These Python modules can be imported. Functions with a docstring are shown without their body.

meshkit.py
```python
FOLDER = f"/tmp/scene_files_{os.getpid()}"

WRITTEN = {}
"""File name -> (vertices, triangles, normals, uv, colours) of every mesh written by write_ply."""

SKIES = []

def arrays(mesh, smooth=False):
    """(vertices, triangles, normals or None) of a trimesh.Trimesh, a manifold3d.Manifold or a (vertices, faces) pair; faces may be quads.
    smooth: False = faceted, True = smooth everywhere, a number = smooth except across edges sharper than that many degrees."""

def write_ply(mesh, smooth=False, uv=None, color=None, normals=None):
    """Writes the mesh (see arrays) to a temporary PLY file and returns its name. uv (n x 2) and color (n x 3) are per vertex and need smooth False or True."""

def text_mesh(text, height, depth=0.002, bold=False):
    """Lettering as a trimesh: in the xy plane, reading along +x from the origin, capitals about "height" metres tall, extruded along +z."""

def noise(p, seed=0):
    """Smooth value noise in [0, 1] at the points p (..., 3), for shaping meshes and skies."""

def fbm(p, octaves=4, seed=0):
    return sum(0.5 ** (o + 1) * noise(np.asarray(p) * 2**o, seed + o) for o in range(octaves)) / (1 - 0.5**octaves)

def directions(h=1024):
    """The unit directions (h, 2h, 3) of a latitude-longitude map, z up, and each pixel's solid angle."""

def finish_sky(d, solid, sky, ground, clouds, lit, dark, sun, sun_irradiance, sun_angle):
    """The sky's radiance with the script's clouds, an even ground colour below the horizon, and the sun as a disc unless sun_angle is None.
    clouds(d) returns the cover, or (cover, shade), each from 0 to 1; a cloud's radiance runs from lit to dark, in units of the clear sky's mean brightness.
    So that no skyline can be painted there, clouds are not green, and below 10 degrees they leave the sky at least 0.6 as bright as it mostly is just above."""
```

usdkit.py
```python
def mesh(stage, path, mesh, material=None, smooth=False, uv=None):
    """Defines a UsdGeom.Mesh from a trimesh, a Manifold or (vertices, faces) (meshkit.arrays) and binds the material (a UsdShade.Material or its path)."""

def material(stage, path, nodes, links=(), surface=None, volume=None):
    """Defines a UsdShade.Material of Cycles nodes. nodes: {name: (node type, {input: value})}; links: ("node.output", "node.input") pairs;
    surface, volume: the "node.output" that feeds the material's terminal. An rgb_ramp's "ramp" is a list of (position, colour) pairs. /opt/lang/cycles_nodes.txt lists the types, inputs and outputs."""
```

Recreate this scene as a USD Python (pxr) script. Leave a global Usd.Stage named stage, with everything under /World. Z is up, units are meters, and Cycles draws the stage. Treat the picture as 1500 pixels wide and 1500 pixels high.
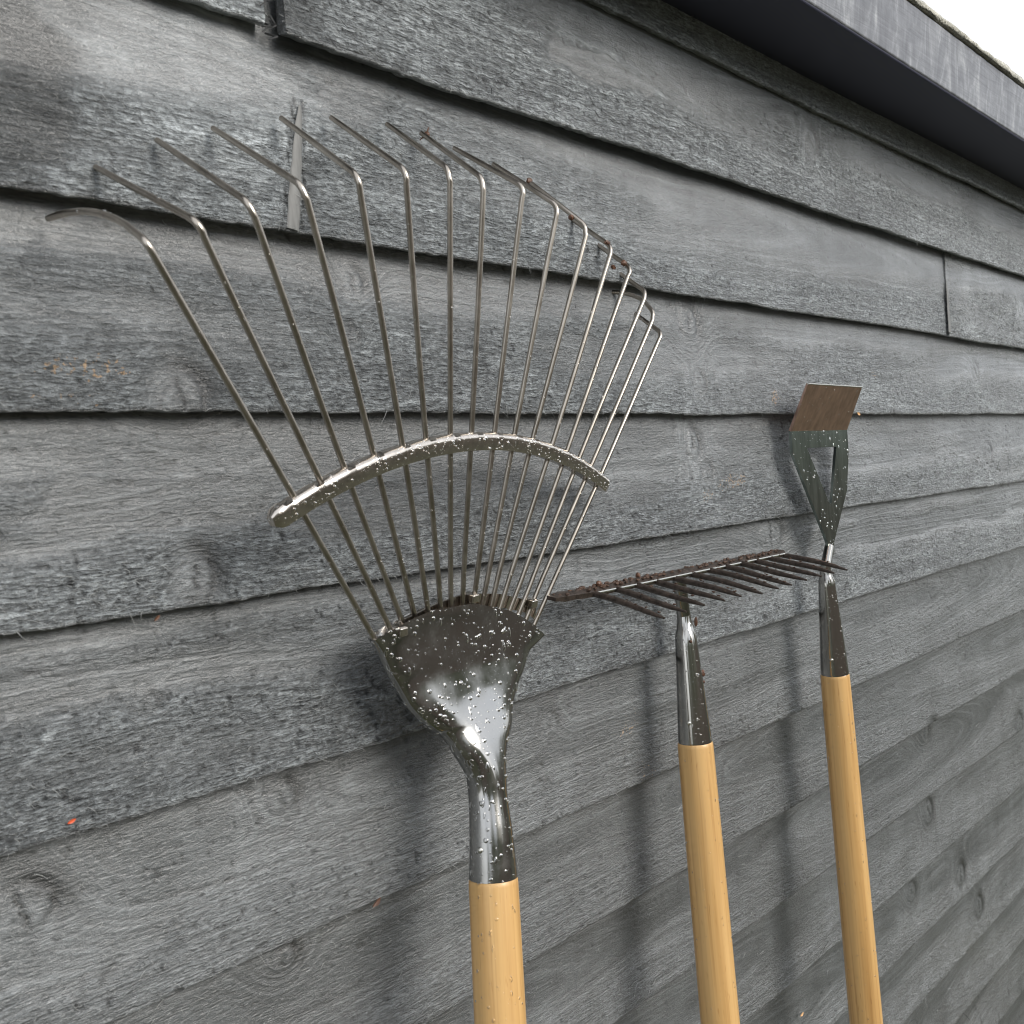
import math
import numpy as np, trimesh, usdkit
from meshkit import fbm, noise
from pxr import Usd, UsdGeom, UsdLux, UsdShade, Gf, Sdf, Vt

stage = Usd.Stage.CreateInMemory()
UsdGeom.SetStageUpAxis(stage, UsdGeom.Tokens.z)
UsdGeom.SetStageMetersPerUnit(stage, 1.0)
world = UsdGeom.Xform.Define(stage, '/World')
stage.SetDefaultPrim(world.GetPrim())
UsdGeom.Scope.Define(stage, '/World/Looks')
L = '/World/Looks/'
RNG = np.random.default_rng(7)

# ------------------------------------------------------------------ camera
CAM = np.array([0.0, -0.49266, 1.45])
YAW, PITCH = math.radians(43.4598), math.radians(-6.2337)
FWD = np.array([math.sin(YAW) * math.cos(PITCH), math.cos(YAW) * math.cos(PITCH), math.sin(PITCH)])
RIGHT = np.array([math.cos(YAW), -math.sin(YAW), 0.0])
UP = np.cross(RIGHT, FWD)
cam = UsdGeom.Camera.Define(stage, '/World/camera')
m = np.eye(4); m[0, :3], m[1, :3], m[2, :3], m[3, :3] = RIGHT, UP, -FWD, CAM
cam.AddTransformOp().Set(Gf.Matrix4d(m.tolist()))
cam.CreateHorizontalApertureAttr(36.0); cam.CreateVerticalApertureAttr(36.0)
cam.CreateFocalLengthAttr(31.2); cam.CreateClippingRangeAttr(Gf.Vec2f(0.01, 500))
cam.CreateFStopAttr(16.0); cam.CreateFocusDistanceAttr(0.78)
cam.CreateExposureAttr(0.98)

# ------------------------------------------------------------------ sky and sun (bright hazy overcast, light from behind the viewer)
SUN_AZ, SUN_EL = math.radians(166), math.radians(33)            # azimuth as atan2(x, y) of the direction towards the sun
to_sun = np.array([math.sin(SUN_AZ) * math.cos(SUN_EL), math.cos(SUN_AZ) * math.cos(SUN_EL), math.sin(SUN_EL)])
sky = UsdLux.DomeLight.Define(stage, '/World/sky')
sky_look = usdkit.material(stage, L + 'sky_look', {
    'sky': ('sky_texture', {'sky_type': 'single_scattering', 'sun_disc': False, 'sun_elevation': SUN_EL, 'sun_rotation': SUN_AZ}),
    'tc': ('texture_coordinate', {}),
    'n': ('noise_texture', {'scale': 2.2, 'detail': 5.0, 'roughness': 0.55}),
    'cloud': ('rgb_ramp', {'ramp': [(0.25, (5.6, 5.9, 6.3)), (0.75, (10.5, 10.6, 10.7))]}),
    'mixer': ('mix', {'fac': 0.82}),
    'bg': ('background_shader', {'strength': 0.088})},
    [('tc.generated', 'n.vector'), ('n.fac', 'cloud.fac'), ('sky.color', 'mixer.color1'), ('cloud.color', 'mixer.color2'), ('mixer.color', 'bg.color')], surface='bg.background')
UsdShade.MaterialBindingAPI.Apply(sky.GetPrim()).Bind(sky_look)
sky.GetPrim().SetCustomDataByKey('kind', 'structure')
sun = UsdLux.DistantLight.Define(stage, '/World/sun')
sun.CreateIntensityAttr(0.4); sun.CreateAngleAttr(30.0); sun.CreateNormalizeAttr(True); sun.CreateColorAttr(Gf.Vec3f(1.0, 0.95, 0.87))
zax = to_sun; xax = np.cross([0, 0, 1.0], zax); xax /= np.linalg.norm(xax); yax = np.cross(zax, xax)
m = np.eye(4); m[0, :3], m[1, :3], m[2, :3] = xax, yax, zax
sun.AddTransformOp().Set(Gf.Matrix4d(m.tolist()))

# ------------------------------------------------------------------ helpers
used = {}
def numbered(path):
    k = used.get(path, -1) + 1
    used[path] = k
    return path if k == 0 else f'{path}_{k:03d}'

def tag(prim, label=None, category=None, group=None, kind=None):
    for k, v in (('label', label), ('category', category), ('group', group), ('kind', kind)):
        if v: prim.SetCustomDataByKey(k, v)
    return prim

class Thing:
    """An Xform directly under /World; its parts are meshes given in world coordinates and stored relative to it."""
    def __init__(self, name, label, category, origin=(0, 0, 0), axis=None, group=None):
        self.path = numbered('/World/' + name)
        x = UsdGeom.Xform.Define(stage, self.path)
        self.M = np.eye(4); self.M[:3, 3] = origin
        if axis is not None:                                         # local z along the axis
            z = np.asarray(axis, float) / np.linalg.norm(axis); xx = np.cross([0, 1.0, 0], z); xx /= np.linalg.norm(xx); yy = np.cross(z, xx)
            self.M[:3, 0], self.M[:3, 1], self.M[:3, 2] = xx, yy, z
        x.AddTransformOp().Set(Gf.Matrix4d(self.M.T.tolist()))
        self.inv = np.linalg.inv(self.M)
        tag(x.GetPrim(), label, category, group)
    def loc(self, v): return np.asarray(v) @ self.inv[:3, :3].T + self.inv[:3, 3]
    def part(self, name, mesh, mat, parent=None, smooth=35, label=None, kind=None, prim=None):
        if isinstance(mesh, trimesh.Trimesh): v, f = mesh.vertices, mesh.faces
        else: v, f = mesh
        g = usdkit.mesh(stage, numbered((parent or self.path) + '/' + name), (self.loc(v), np.asarray(f)), mat, smooth=smooth)
        for k, a in (prim or {}).items():
            UsdGeom.PrimvarsAPI(g).CreatePrimvar(k, Sdf.ValueTypeNames.FloatArray, 'vertex').Set(Vt.FloatArray.FromNumpy(np.asarray(a, np.float32)))
        tag(g.GetPrim(), label, None, None, kind)
        return g
    def curves(self, name, pts, counts, widths, mat, parent=None, kind='stuff'):
        c = UsdGeom.BasisCurves.Define(stage, numbered((parent or self.path) + '/' + name))
        c.CreateTypeAttr('linear'); c.CreatePointsAttr(Vt.Vec3fArray.FromNumpy(self.loc(pts).astype(np.float32)))
        c.CreateCurveVertexCountsAttr(Vt.IntArray.FromNumpy(np.asarray(counts, np.int32)))
        c.CreateWidthsAttr(Vt.FloatArray.FromNumpy(np.asarray(widths, np.float32))); c.SetWidthsInterpolation('vertex')
        UsdShade.MaterialBindingAPI.Apply(c.GetPrim()).Bind(mat)
        tag(c.GetPrim(), kind=kind)

def grid_faces(n, k, wrap=False):
    """quads of an n x k grid of vertices (index i*k+j); wrap joins j=k-1 to j=0"""
    i, j = np.meshgrid(np.arange(n - 1), np.arange(k if wrap else k - 1), indexing='ij')
    i, j = i.ravel(), j.ravel(); j2 = (j + 1) % k
    return np.stack([i * k + j, i * k + j2, (i + 1) * k + j2, (i + 1) * k + j], 1)

def tri(q): return np.vstack([q[:, [0, 1, 2]], q[:, [0, 2, 3]]])

def sections(S, cap=True, flip=False):
    """S: n x k x 3 closed rings -> (v, f) with end caps"""
    n, k = S.shape[:2]
    v = S.reshape(-1, 3); f = tri(grid_faces(n, k, True))
    if cap:
        c0, c1 = len(v), len(v) + 1
        v = np.vstack([v, S[0].mean(0), S[-1].mean(0)])
        j = np.arange(k); j2 = (j + 1) % k
        f = np.vstack([f, np.stack([np.full(k, c0), j2, j], 1), np.stack([np.full(k, c1), (n - 1) * k + j, (n - 1) * k + j2], 1)])
    if flip: f = f[:, ::-1]
    mesh = trimesh.Trimesh(v, f, process=False)
    if mesh.volume < 0: f = f[:, ::-1]
    return v, f

def tube(P, r, k=12, ref=None, squash=1.0):
    """tube through the points P with radii r"""
    P = np.asarray(P, float); r = np.broadcast_to(r, len(P))
    T = np.gradient(P, axis=0); T /= np.linalg.norm(T, axis=1, keepdims=True)
    a = np.array([0.31, -0.2, 0.93]) if ref is None else np.asarray(ref, float)
    if ref is None and abs(T[0] @ a / np.linalg.norm(a)) > .9: a = np.array([1.0, 0.2, 0])
    X = []
    for t in T:
        a = a - (a @ t) * t; a = a / np.linalg.norm(a); X.append(a)
    X = np.array(X); Y = np.cross(T, X)
    ph = np.arange(k) / k * 2 * np.pi
    S = P[:, None] + r[:, None, None] * (np.cos(ph)[None, :, None] * X[:, None] + squash * np.sin(ph)[None, :, None] * Y[:, None])
    return sections(S)

def fillet(a, b, c, r=0.006, n=7):
    """points of the path a-b-c with the corner at b rounded"""
    u, w = a - b, c - b; lu, lw = np.linalg.norm(u), np.linalg.norm(w); u, w = u / lu, w / lw
    p, q = b + u * r, b + w * r
    t = np.linspace(0, 1, n)[:, None]
    return (1 - t) ** 2 * p + 2 * t * (1 - t) * b + t ** 2 * q

def join(parts):
    V, F, n = [], [], 0
    for v, f in parts:
        V.append(np.asarray(v)); F.append(np.asarray(f) + n); n += len(v)
    return np.vstack(V), np.vstack(F)

ICO = trimesh.creation.icosphere(1); ICO2 = trimesh.creation.icosphere(2)
def beads(pts, nrm, rad, flat=0.6, long=None):
    """water beads: flattened spheres half sunk into a surface; long stretches along world z (runs)"""
    out = []
    for i, (p, n, r) in enumerate(zip(pts, nrm, rad)):
        b = ICO2 if r > 0.0011 else ICO
        n = n / np.linalg.norm(n)
        d = np.array([0, 0, 1.0]) - n[2] * n; d = d / max(np.linalg.norm(d), 1e-6)
        if np.linalg.norm(d) < .5: d = np.cross(n, [1, 0, 0])
        e = np.cross(n, d); s = 1.0 if long is None else long[i]
        v = b.vertices
        w = 1 - 0.35 * (v[:, 1] * 0.5 + 0.5) * (s > 1.2)              # a run is fatter at its lower end
        out.append((p + r * (v[:, :1] * w[:, None] * e + v[:, 1:2] * s * d + v[:, 2:] * flat * n), b.faces))
    return join(out)

def surface_beads(vf, count, rmin, rmax, keep, rng, power=2.5, flat=.6, runs=0.1):
    mesh = trimesh.Trimesh(*vf, process=False)
    w = mesh.area_faces * keep(mesh.triangles_center, mesh.face_normals)
    pick = rng.choice(len(w), count, p=w / w.sum())
    a, b = rng.random(count), rng.random(count); sw = a + b > 1; a[sw], b[sw] = 1 - a[sw], 1 - b[sw]
    t = mesh.triangles[pick]; p = t[:, 0] + a[:, None] * (t[:, 1] - t[:, 0]) + b[:, None] * (t[:, 2] - t[:, 0])
    r = rmin + (rmax - rmin) * rng.random(count) ** power
    lg = np.where(rng.random(count) < runs, rng.uniform(1.4, 2.4, count), 1.0)
    return beads(p, mesh.face_normals[pick], r, flat, lg)

# ------------------------------------------------------------------ materials
def mat(name, nodes, links, surface='p.BSDF'): return usdkit.material(stage, L + name, nodes, links, surface)

board_paint = mat('board_paint', {
    'geo': ('geometry', {}),
    'tone': ('attribute', {'attribute': 'tone'}), 'fuzz': ('attribute', {'attribute': 'fuzz'}), 'ring': ('attribute', {'attribute': 'ring'}),
    'bare': ('attribute', {'attribute': 'bare'}), 'crack': ('attribute', {'attribute': 'crack'}),
    'mf': ('mapping', {'scale': (150.0, 600.0, 640.0)}), 'fib': ('noise_texture', {'scale': 1.0, 'detail': 3.0, 'roughness': 0.6, 'distortion': 0.6}),
    'mf2': ('mapping', {'scale': (70.0, 260.0, 330.0), 'rotation': (0, 0.12, 0)}), 'fib2': ('noise_texture', {'scale': 1.0, 'detail': 4.0, 'roughness': 0.65, 'distortion': 1.2}),
    'cl': ('noise_texture', {'scale': 330.0, 'detail': 4.0, 'roughness': 0.6}),
    'fine': ('noise_texture', {'scale': 2200.0, 'detail': 2.0}),
    'ms': ('mapping', {'scale': (55.0, 1.0, 5.0)}), 'streak': ('noise_texture', {'scale': 1.0, 'detail': 3.0, 'roughness': 0.6}),
    'low': ('noise_texture', {'scale': 14.0, 'detail': 3.0, 'roughness': 0.6}),
    # ring wave
    'rs': ('math', {'math_type': 'multiply', 'value2': 6.2832}), 'rw': ('math', {'math_type': 'sine'}),
    'rp': ('math', {'math_type': 'multiply_add', 'value2': 0.5, 'value3': 0.5}), 'rpw': ('math', {'math_type': 'power', 'value2': 5.0}),
    'sx': ('separate_xyz', {}), 'rk': ('math', {'math_type': 'multiply', 'value2': 2.3}), 'xk': ('math', {'math_type': 'multiply', 'value2': 7.0}), 'zk': ('math', {'math_type': 'multiply', 'value2': 26.0}), 'mg': ('combine_xyz', {}), 'gr': ('noise_texture', {'scale': 1.0, 'detail': 4.0, 'roughness': 0.65, 'distortion': 0.3}), 'gm': ('map_range', {'from_min': 0.32, 'from_max': 0.68, 'to_min': 0.70, 'to_max': 1.24}), 'm6': ('math', {'math_type': 'multiply'}),
    'mp_': ('mapping', {'scale': (330.0, 900.0, 1100.0)}), 'po': ('noise_texture', {'scale': 1.0, 'detail': 2.0}), 'pm': ('map_range', {'from_min': 0.27, 'from_max': 0.36, 'to_min': 0.35, 'to_max': 1.0, 'clamp': True}), 'm7': ('math', {'math_type': 'multiply'}),
    'hg': ('math', {'math_type': 'multiply_add', 'value2': 0.06}),
    # height
    'fa': ('math', {'math_type': 'add'}), 'fb': ('math', {'math_type': 'multiply_add', 'value2': 0.7}),
    'fz': ('math', {'math_type': 'multiply_add', 'value2': 0.95, 'value3': 0.14}),
    'hz': ('math', {'math_type': 'multiply'}),
    'hr': ('math', {'math_type': 'multiply_add', 'value2': 0.035}),
    'hf': ('math', {'math_type': 'multiply_add', 'value2': 0.07}),
    'bump': ('bump', {'strength': 1.0, 'distance': 0.0042}),
    # colour
    'pit': ('rgb_ramp', {'ramp': [(0.36, (.14, .14, .14)), (0.44, (.55, .55, .55)), (0.52, (.92, .92, .92)), (0.58, (1.35, 1.35, 1.35)), (0.66, (2.5, 2.5, 2.5))]}), 'pits': ('math', {'math_type': 'multiply', 'value2': 0.4348}),  # pits darkened and wet fibre glints lightened into the colour
    'pitm': ('mix_float', {'a': 1.0}),
    'st': ('map_range', {'from_min': 0.3, 'from_max': 0.7, 'to_min': 0.88, 'to_max': 1.12}),
    'lo': ('map_range', {'from_min': 0.3, 'from_max': 0.7, 'to_min': 0.86, 'to_max': 1.14}),
    'm1': ('math', {'math_type': 'multiply'}), 'm2': ('math', {'math_type': 'multiply'}), 'm3': ('math', {'math_type': 'multiply'}),
    'rl': ('math', {'math_type': 'multiply_add', 'value2': 0.17, 'value3': 0.95}), 'm4': ('math', {'math_type': 'multiply'}),
    'ck': ('math', {'math_type': 'multiply_add', 'value2': -0.88, 'value3': 1.0}), 'm5': ('math', {'math_type': 'multiply', 'use_clamp': False}),
    'base': ('mix', {'mix_type': 'multiply', 'fac': 1.0, 'color1': (0.130, 0.140, 0.147)}),
    'bn': ('noise_texture', {'scale': 420.0, 'detail': 2.0}), 'bt': ('math', {'math_type': 'multiply'}), 'bs': ('map_range', {'from_min': 0.53, 'from_max': 0.60, 'clamp': True}),
    'col': ('mix', {'color2': (0.42, 0.29, 0.18)}),
    'ro': ('map_range', {'from_min': 0.0, 'from_max': 1.0, 'to_min': 0.27, 'to_max': 0.36}),
    'p': ('principled_bsdf', {'specular_ior_level': 0.9, 'coat_weight': 0.7, 'coat_roughness': 0.24, 'coat_ior': 1.4})},
    [('geo.position', 'mf.vector'), ('mf.vector', 'fib.vector'), ('geo.position', 'mf2.vector'), ('mf2.vector', 'fib2.vector'), ('geo.position', 'cl.vector'), ('geo.position', 'fine.vector'),
     ('geo.position', 'ms.vector'), ('ms.vector', 'streak.vector'), ('geo.position', 'low.vector'), ('geo.position', 'bn.vector'),
     ('ring.fac', 'rs.value1'), ('rs.value', 'rw.value1'), ('rw.value', 'rp.value1'), ('rp.value', 'rpw.value1'),
     ('fib.fac', 'fa.value1'), ('fib2.fac', 'fa.value2'), ('cl.fac', 'fb.value1'), ('fa.value', 'fb.value3'),
     ('fuzz.fac', 'fz.value1'), ('fb.value', 'hz.value1'), ('fz.value', 'hz.value2'),
     ('rpw.value', 'hr.value1'), ('hz.value', 'hr.value3'), ('fine.fac', 'hf.value1'), ('hr.value', 'hf.value3'), ('gr.fac', 'hg.value1'), ('hf.value', 'hg.value3'), ('hg.value', 'bump.height'), ('bump.normal', 'p.normal'), ('bump.normal', 'p.coat_normal'),
     ('fb.value', 'pits.value1'), ('pits.value', 'pit.fac'), ('fz.value', 'pitm.fac'), ('pit.color', 'pitm.b'), ('streak.fac', 'st.value'), ('low.fac', 'lo.value'),
     ('pitm.result', 'm1.value1'), ('st.result', 'm1.value2'), ('m1.value', 'm2.value1'), ('lo.result', 'm2.value2'), ('m2.value', 'm3.value1'), ('tone.fac', 'm3.value2'),
     ('rpw.value', 'rl.value1'), ('m3.value', 'm4.value1'), ('rl.value', 'm4.value2'), ('crack.fac', 'ck.value1'), ('m4.value', 'm5.value1'), ('ck.value', 'm5.value2'), ('geo.position', 'sx.vector'), ('ring.fac', 'rk.value1'), ('sx.x', 'xk.value1'), ('sx.z', 'zk.value1'), ('rk.value', 'mg.x'), ('xk.value', 'mg.y'), ('zk.value', 'mg.z'), ('mg.vector', 'gr.vector'), ('gr.fac', 'gm.value'), ('m5.value', 'm6.value1'), ('gm.result', 'm6.value2'), ('geo.position', 'mp_.vector'), ('mp_.vector', 'po.vector'), ('po.fac', 'pm.value'), ('m6.value', 'm7.value1'), ('pm.result', 'm7.value2'), ('m7.value', 'base.color2'),
     ('bn.fac', 'bt.value1'), ('bare.fac', 'bt.value2'), ('bt.value', 'bs.value'), ('bs.result', 'col.fac'), ('base.color', 'col.color1'), ('col.color', 'p.base_color'),
     ('fuzz.fac', 'ro.value'), ('ro.result', 'p.roughness')])

def plain(name, color, rough, metal=0.0, noise_scale=None, lo=0.8, hi=1.2, stretch=(1, 1, 1), bump=0.0, spec=0.5, **kw):
    nodes = {'p': ('principled_bsdf', {'base_color': color, 'roughness': rough, 'metallic': metal, 'specular_ior_level': spec, **kw})}
    links = []
    if noise_scale:
        nodes |= {'tc': ('texture_coordinate', {}), 'mp': ('mapping', {'scale': tuple(noise_scale * s for s in stretch)}), 'n': ('noise_texture', {'scale': 1.0, 'detail': 4.0, 'roughness': 0.6}),
                  'r': ('rgb_ramp', {'ramp': [(0.25, tuple(c * lo for c in color)), (0.75, tuple(c * hi for c in color))]})}
        links += [('tc.object', 'mp.vector'), ('mp.vector', 'n.vector'), ('n.fac', 'r.fac'), ('r.color', 'p.base_color')]
        if bump:
            nodes['b'] = ('bump', {'strength': 0.6, 'distance': bump}); links += [('n.fac', 'b.height'), ('b.normal', 'p.normal')]
    return mat(name, nodes, links)

fibre_light = plain('fibre_light', (0.33, 0.34, 0.338), 0.3)
fibre_dark = plain('fibre_dark', (0.035, 0.036, 0.037), 0.6)
water = mat('water', {'p': ('principled_bsdf', {'base_color': (1, 1, 1), 'roughness': 0.0, 'ior': 1.33, 'transmission_weight': 1.0})}, [])
steel = mat('wet_steel', {
    'tc': ('texture_coordinate', {}), 'n': ('noise_texture', {'scale': 60.0, 'detail': 3.0}),
    'mp': ('mapping', {'scale': (400.0, 400.0, 40.0)}), 'br': ('noise_texture', {'scale': 1.0, 'detail': 2.0}),
    'r': ('map_range', {'from_min': 0.35, 'from_max': 0.65, 'to_min': 0.10, 'to_max': 0.22}),
    'b': ('bump', {'strength': 0.12, 'distance': 0.0001}),
    'p': ('principled_bsdf', {'base_color': (0.39, 0.385, 0.375), 'metallic': 1.0})},
    [('tc.object', 'n.vector'), ('n.fac', 'r.value'), ('r.result', 'p.roughness'), ('tc.object', 'mp.vector'), ('mp.vector', 'br.vector'), ('br.fac', 'b.height'), ('b.normal', 'p.normal')])
socket_steel = plain('socket_steel', (0.43, 0.42, 0.40), 0.13, 1.0, 40.0, .9, 1.08, (1, 1, .1))
wire_steel = mat('wire_steel', {
    'tc': ('texture_coordinate', {}), 'n': ('noise_texture', {'scale': 55.0, 'detail': 3.0}),
    'c': ('rgb_ramp', {'ramp': [(0.3, (0.40, 0.358, 0.31)), (0.7, (0.47, 0.43, 0.38))]}),
    'r': ('map_range', {'from_min': 0.35, 'from_max': 0.65, 'to_min': 0.24, 'to_max': 0.30}),
    'p': ('principled_bsdf', {'metallic': 1.0})},
    [('tc.object', 'n.vector'), ('n.fac', 'c.fac'), ('c.color', 'p.base_color'), ('n.fac', 'r.value'), ('r.result', 'p.roughness')])
bar_steel = plain('bar_steel', (0.60, 0.55, 0.50), 0.2, 1.0, 220.0, .8, 1.15, bump=0.0002)
blade_steel = plain('blade_steel', (0.66, 0.44, 0.36), 0.26, 1.0, 120.0, .7, 1.25, (1, 1, .25))
frame_steel = plain('frame_steel', (0.25, 0.285, 0.265), 0.2, 1.0, 110.0, .6, 1.5, (1, 1, .15), bump=.0002)
edge_steel = plain('edge_steel', (0.66, 0.65, 0.6), 0.25, 1.0)
dirty_steel = plain('muddy_steel', (0.040, 0.031, 0.026), 0.36, 0.35, 260.0, .3, 2.2, bump=0.0006)
soil = plain('soil', (0.045, 0.024, 0.015), 0.7, 0.0, 500.0, .35, 2.2)
leaf_brown = plain('dead_leaf', (0.09, 0.042, 0.024), 0.5, 0.0, 300.0, .5, 1.5)
chip_tan = plain('tan_chip', (0.6, 0.36, 0.17), 0.5, 0.0, 300.0, .7, 1.3)
handle_wood = mat('handle_wood', {
    'tc': ('texture_coordinate', {}),
    'mp': ('mapping', {'scale': (260.0, 260.0, 4.0)}), 'n': ('noise_texture', {'scale': 1.0, 'detail': 4.0, 'roughness': 0.55, 'distortion': 0.4}),
    'mp2': ('mapping', {'scale': (60.0, 60.0, 1.6)}), 'n2': ('noise_texture', {'scale': 1.0, 'detail': 3.0, 'distortion': 0.6}),
    'mp3': ('mapping', {'scale': (700.0, 700.0, 60.0)}), 'n3': ('noise_texture', {'scale': 1.0, 'detail': 2.0}),
    'c': ('rgb_ramp', {'ramp': [(0.25, (0.40, 0.228, 0.080)), (0.5, (0.54, 0.330, 0.130)), (0.78, (0.62, 0.405, 0.180))]}),
    'd': ('rgb_ramp', {'ramp': [(0.32, (0.76, 0.69, 0.61)), (0.46, (0.95, 0.93, 0.91)), (0.6, (1.04, 1.04, 1.04))]}),
    'mx': ('mix', {'mix_type': 'multiply', 'fac': 0.9}),
    'g': ('rgb_ramp', {'ramp': [(0.66, (1.0, 1.0, 1.0)), (0.74, (0.72, 0.62, 0.5))]}), 'mx2': ('mix', {'mix_type': 'multiply', 'fac': 0.7}),
    'b': ('bump', {'strength': 0.2, 'distance': 0.0003}),
    'p': ('principled_bsdf', {'roughness': 0.42, 'specular_ior_level': 0.45, 'coat_weight': 0.25, 'coat_roughness': 0.2})},
    [('tc.object', 'mp.vector'), ('mp.vector', 'n.vector'), ('tc.object', 'mp2.vector'), ('mp2.vector', 'n2.vector'), ('tc.object', 'mp3.vector'), ('mp3.vector', 'n3.vector'),
     ('n2.fac', 'c.fac'), ('n.fac', 'd.fac'), ('c.color', 'mx.color1'), ('d.color', 'mx.color2'), ('n3.fac', 'g.fac'), ('mx.color', 'mx2.color1'), ('g.color', 'mx2.color2'), ('mx2.color', 'p.base_color'), ('n.fac', 'b.height'), ('b.normal', 'p.normal')])
fascia_paint = mat('fascia_paint', {
    'geo': ('geometry', {}), 'mp': ('mapping', {'scale': (9.0, 60.0, 130.0)}), 'n': ('noise_texture', {'scale': 1.0, 'detail': 5.0, 'roughness': 0.65, 'distortion': 1.5}),
    'mp2': ('mapping', {'scale': (46.0, 4.0, 14.0)}), 'n2': ('noise_texture', {'scale': 1.0, 'detail': 5.0, 'roughness': 0.7, 'distortion': 0.8}),
    'n3': ('noise_texture', {'scale': 900.0, 'detail': 2.0}),
    'c': ('rgb_ramp', {'ramp': [(0.3, (0.085, 0.089, 0.102)), (0.52, (0.150, 0.156, 0.172)), (0.72, (0.32, 0.33, 0.345))]}),
    'd': ('rgb_ramp', {'ramp': [(0.3, (0.75, 0.75, 0.76)), (0.7, (1.2, 1.2, 1.2))]}), 'mx': ('mix', {'mix_type': 'multiply', 'fac': 1.0}),
    'b': ('bump', {'strength': 0.5, 'distance': 0.0008}), 'p': ('principled_bsdf', {'roughness': 0.45})},
    [('geo.position', 'mp.vector'), ('mp.vector', 'n.vector'), ('geo.position', 'mp2.vector'), ('mp2.vector', 'n2.vector'), ('geo.position', 'n3.vector'), ('n2.fac', 'c.fac'), ('n.fac', 'd.fac'),
     ('c.color', 'mx.color1'), ('d.color', 'mx.color2'), ('mx.color', 'p.base_color'), ('n.fac', 'b.height'), ('b.normal', 'p.normal')])
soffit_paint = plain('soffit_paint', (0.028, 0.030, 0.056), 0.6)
felt = mat('roof_felt', {
    'geo': ('geometry', {}), 'v': ('voronoi_texture', {'scale': 420.0}), 'n': ('noise_texture', {'scale': 45.0, 'detail': 3.0}),
    'c': ('rgb_ramp', {'ramp': [(0.0, (0.20, 0.195, 0.18)), (0.5, (0.42, 0.41, 0.375)), (1.0, (0.62, 0.60, 0.55))]}),
    'd': ('rgb_ramp', {'ramp': [(0.3, (0.72, 0.73, 0.68)), (0.7, (1.15, 1.14, 1.10))]}), 'mx': ('mix', {'mix_type': 'multiply', 'fac': 1.0}), 'w': ('white_noise_texture', {}),
    'b': ('bump', {'strength': 1.0, 'distance': 0.0015}), 'p': ('principled_bsdf', {'roughness': 0.8})},
    [('geo.position', 'v.vector'), ('v.color', 'c.fac'), ('geo.position', 'n.vector'), ('n.fac', 'd.fac'), ('c.color', 'mx.color1'), ('d.color', 'mx.color2'), ('mx.color', 'p.base_color'), ('v.distance', 'b.height'), ('b.normal', 'p.normal')])
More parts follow.
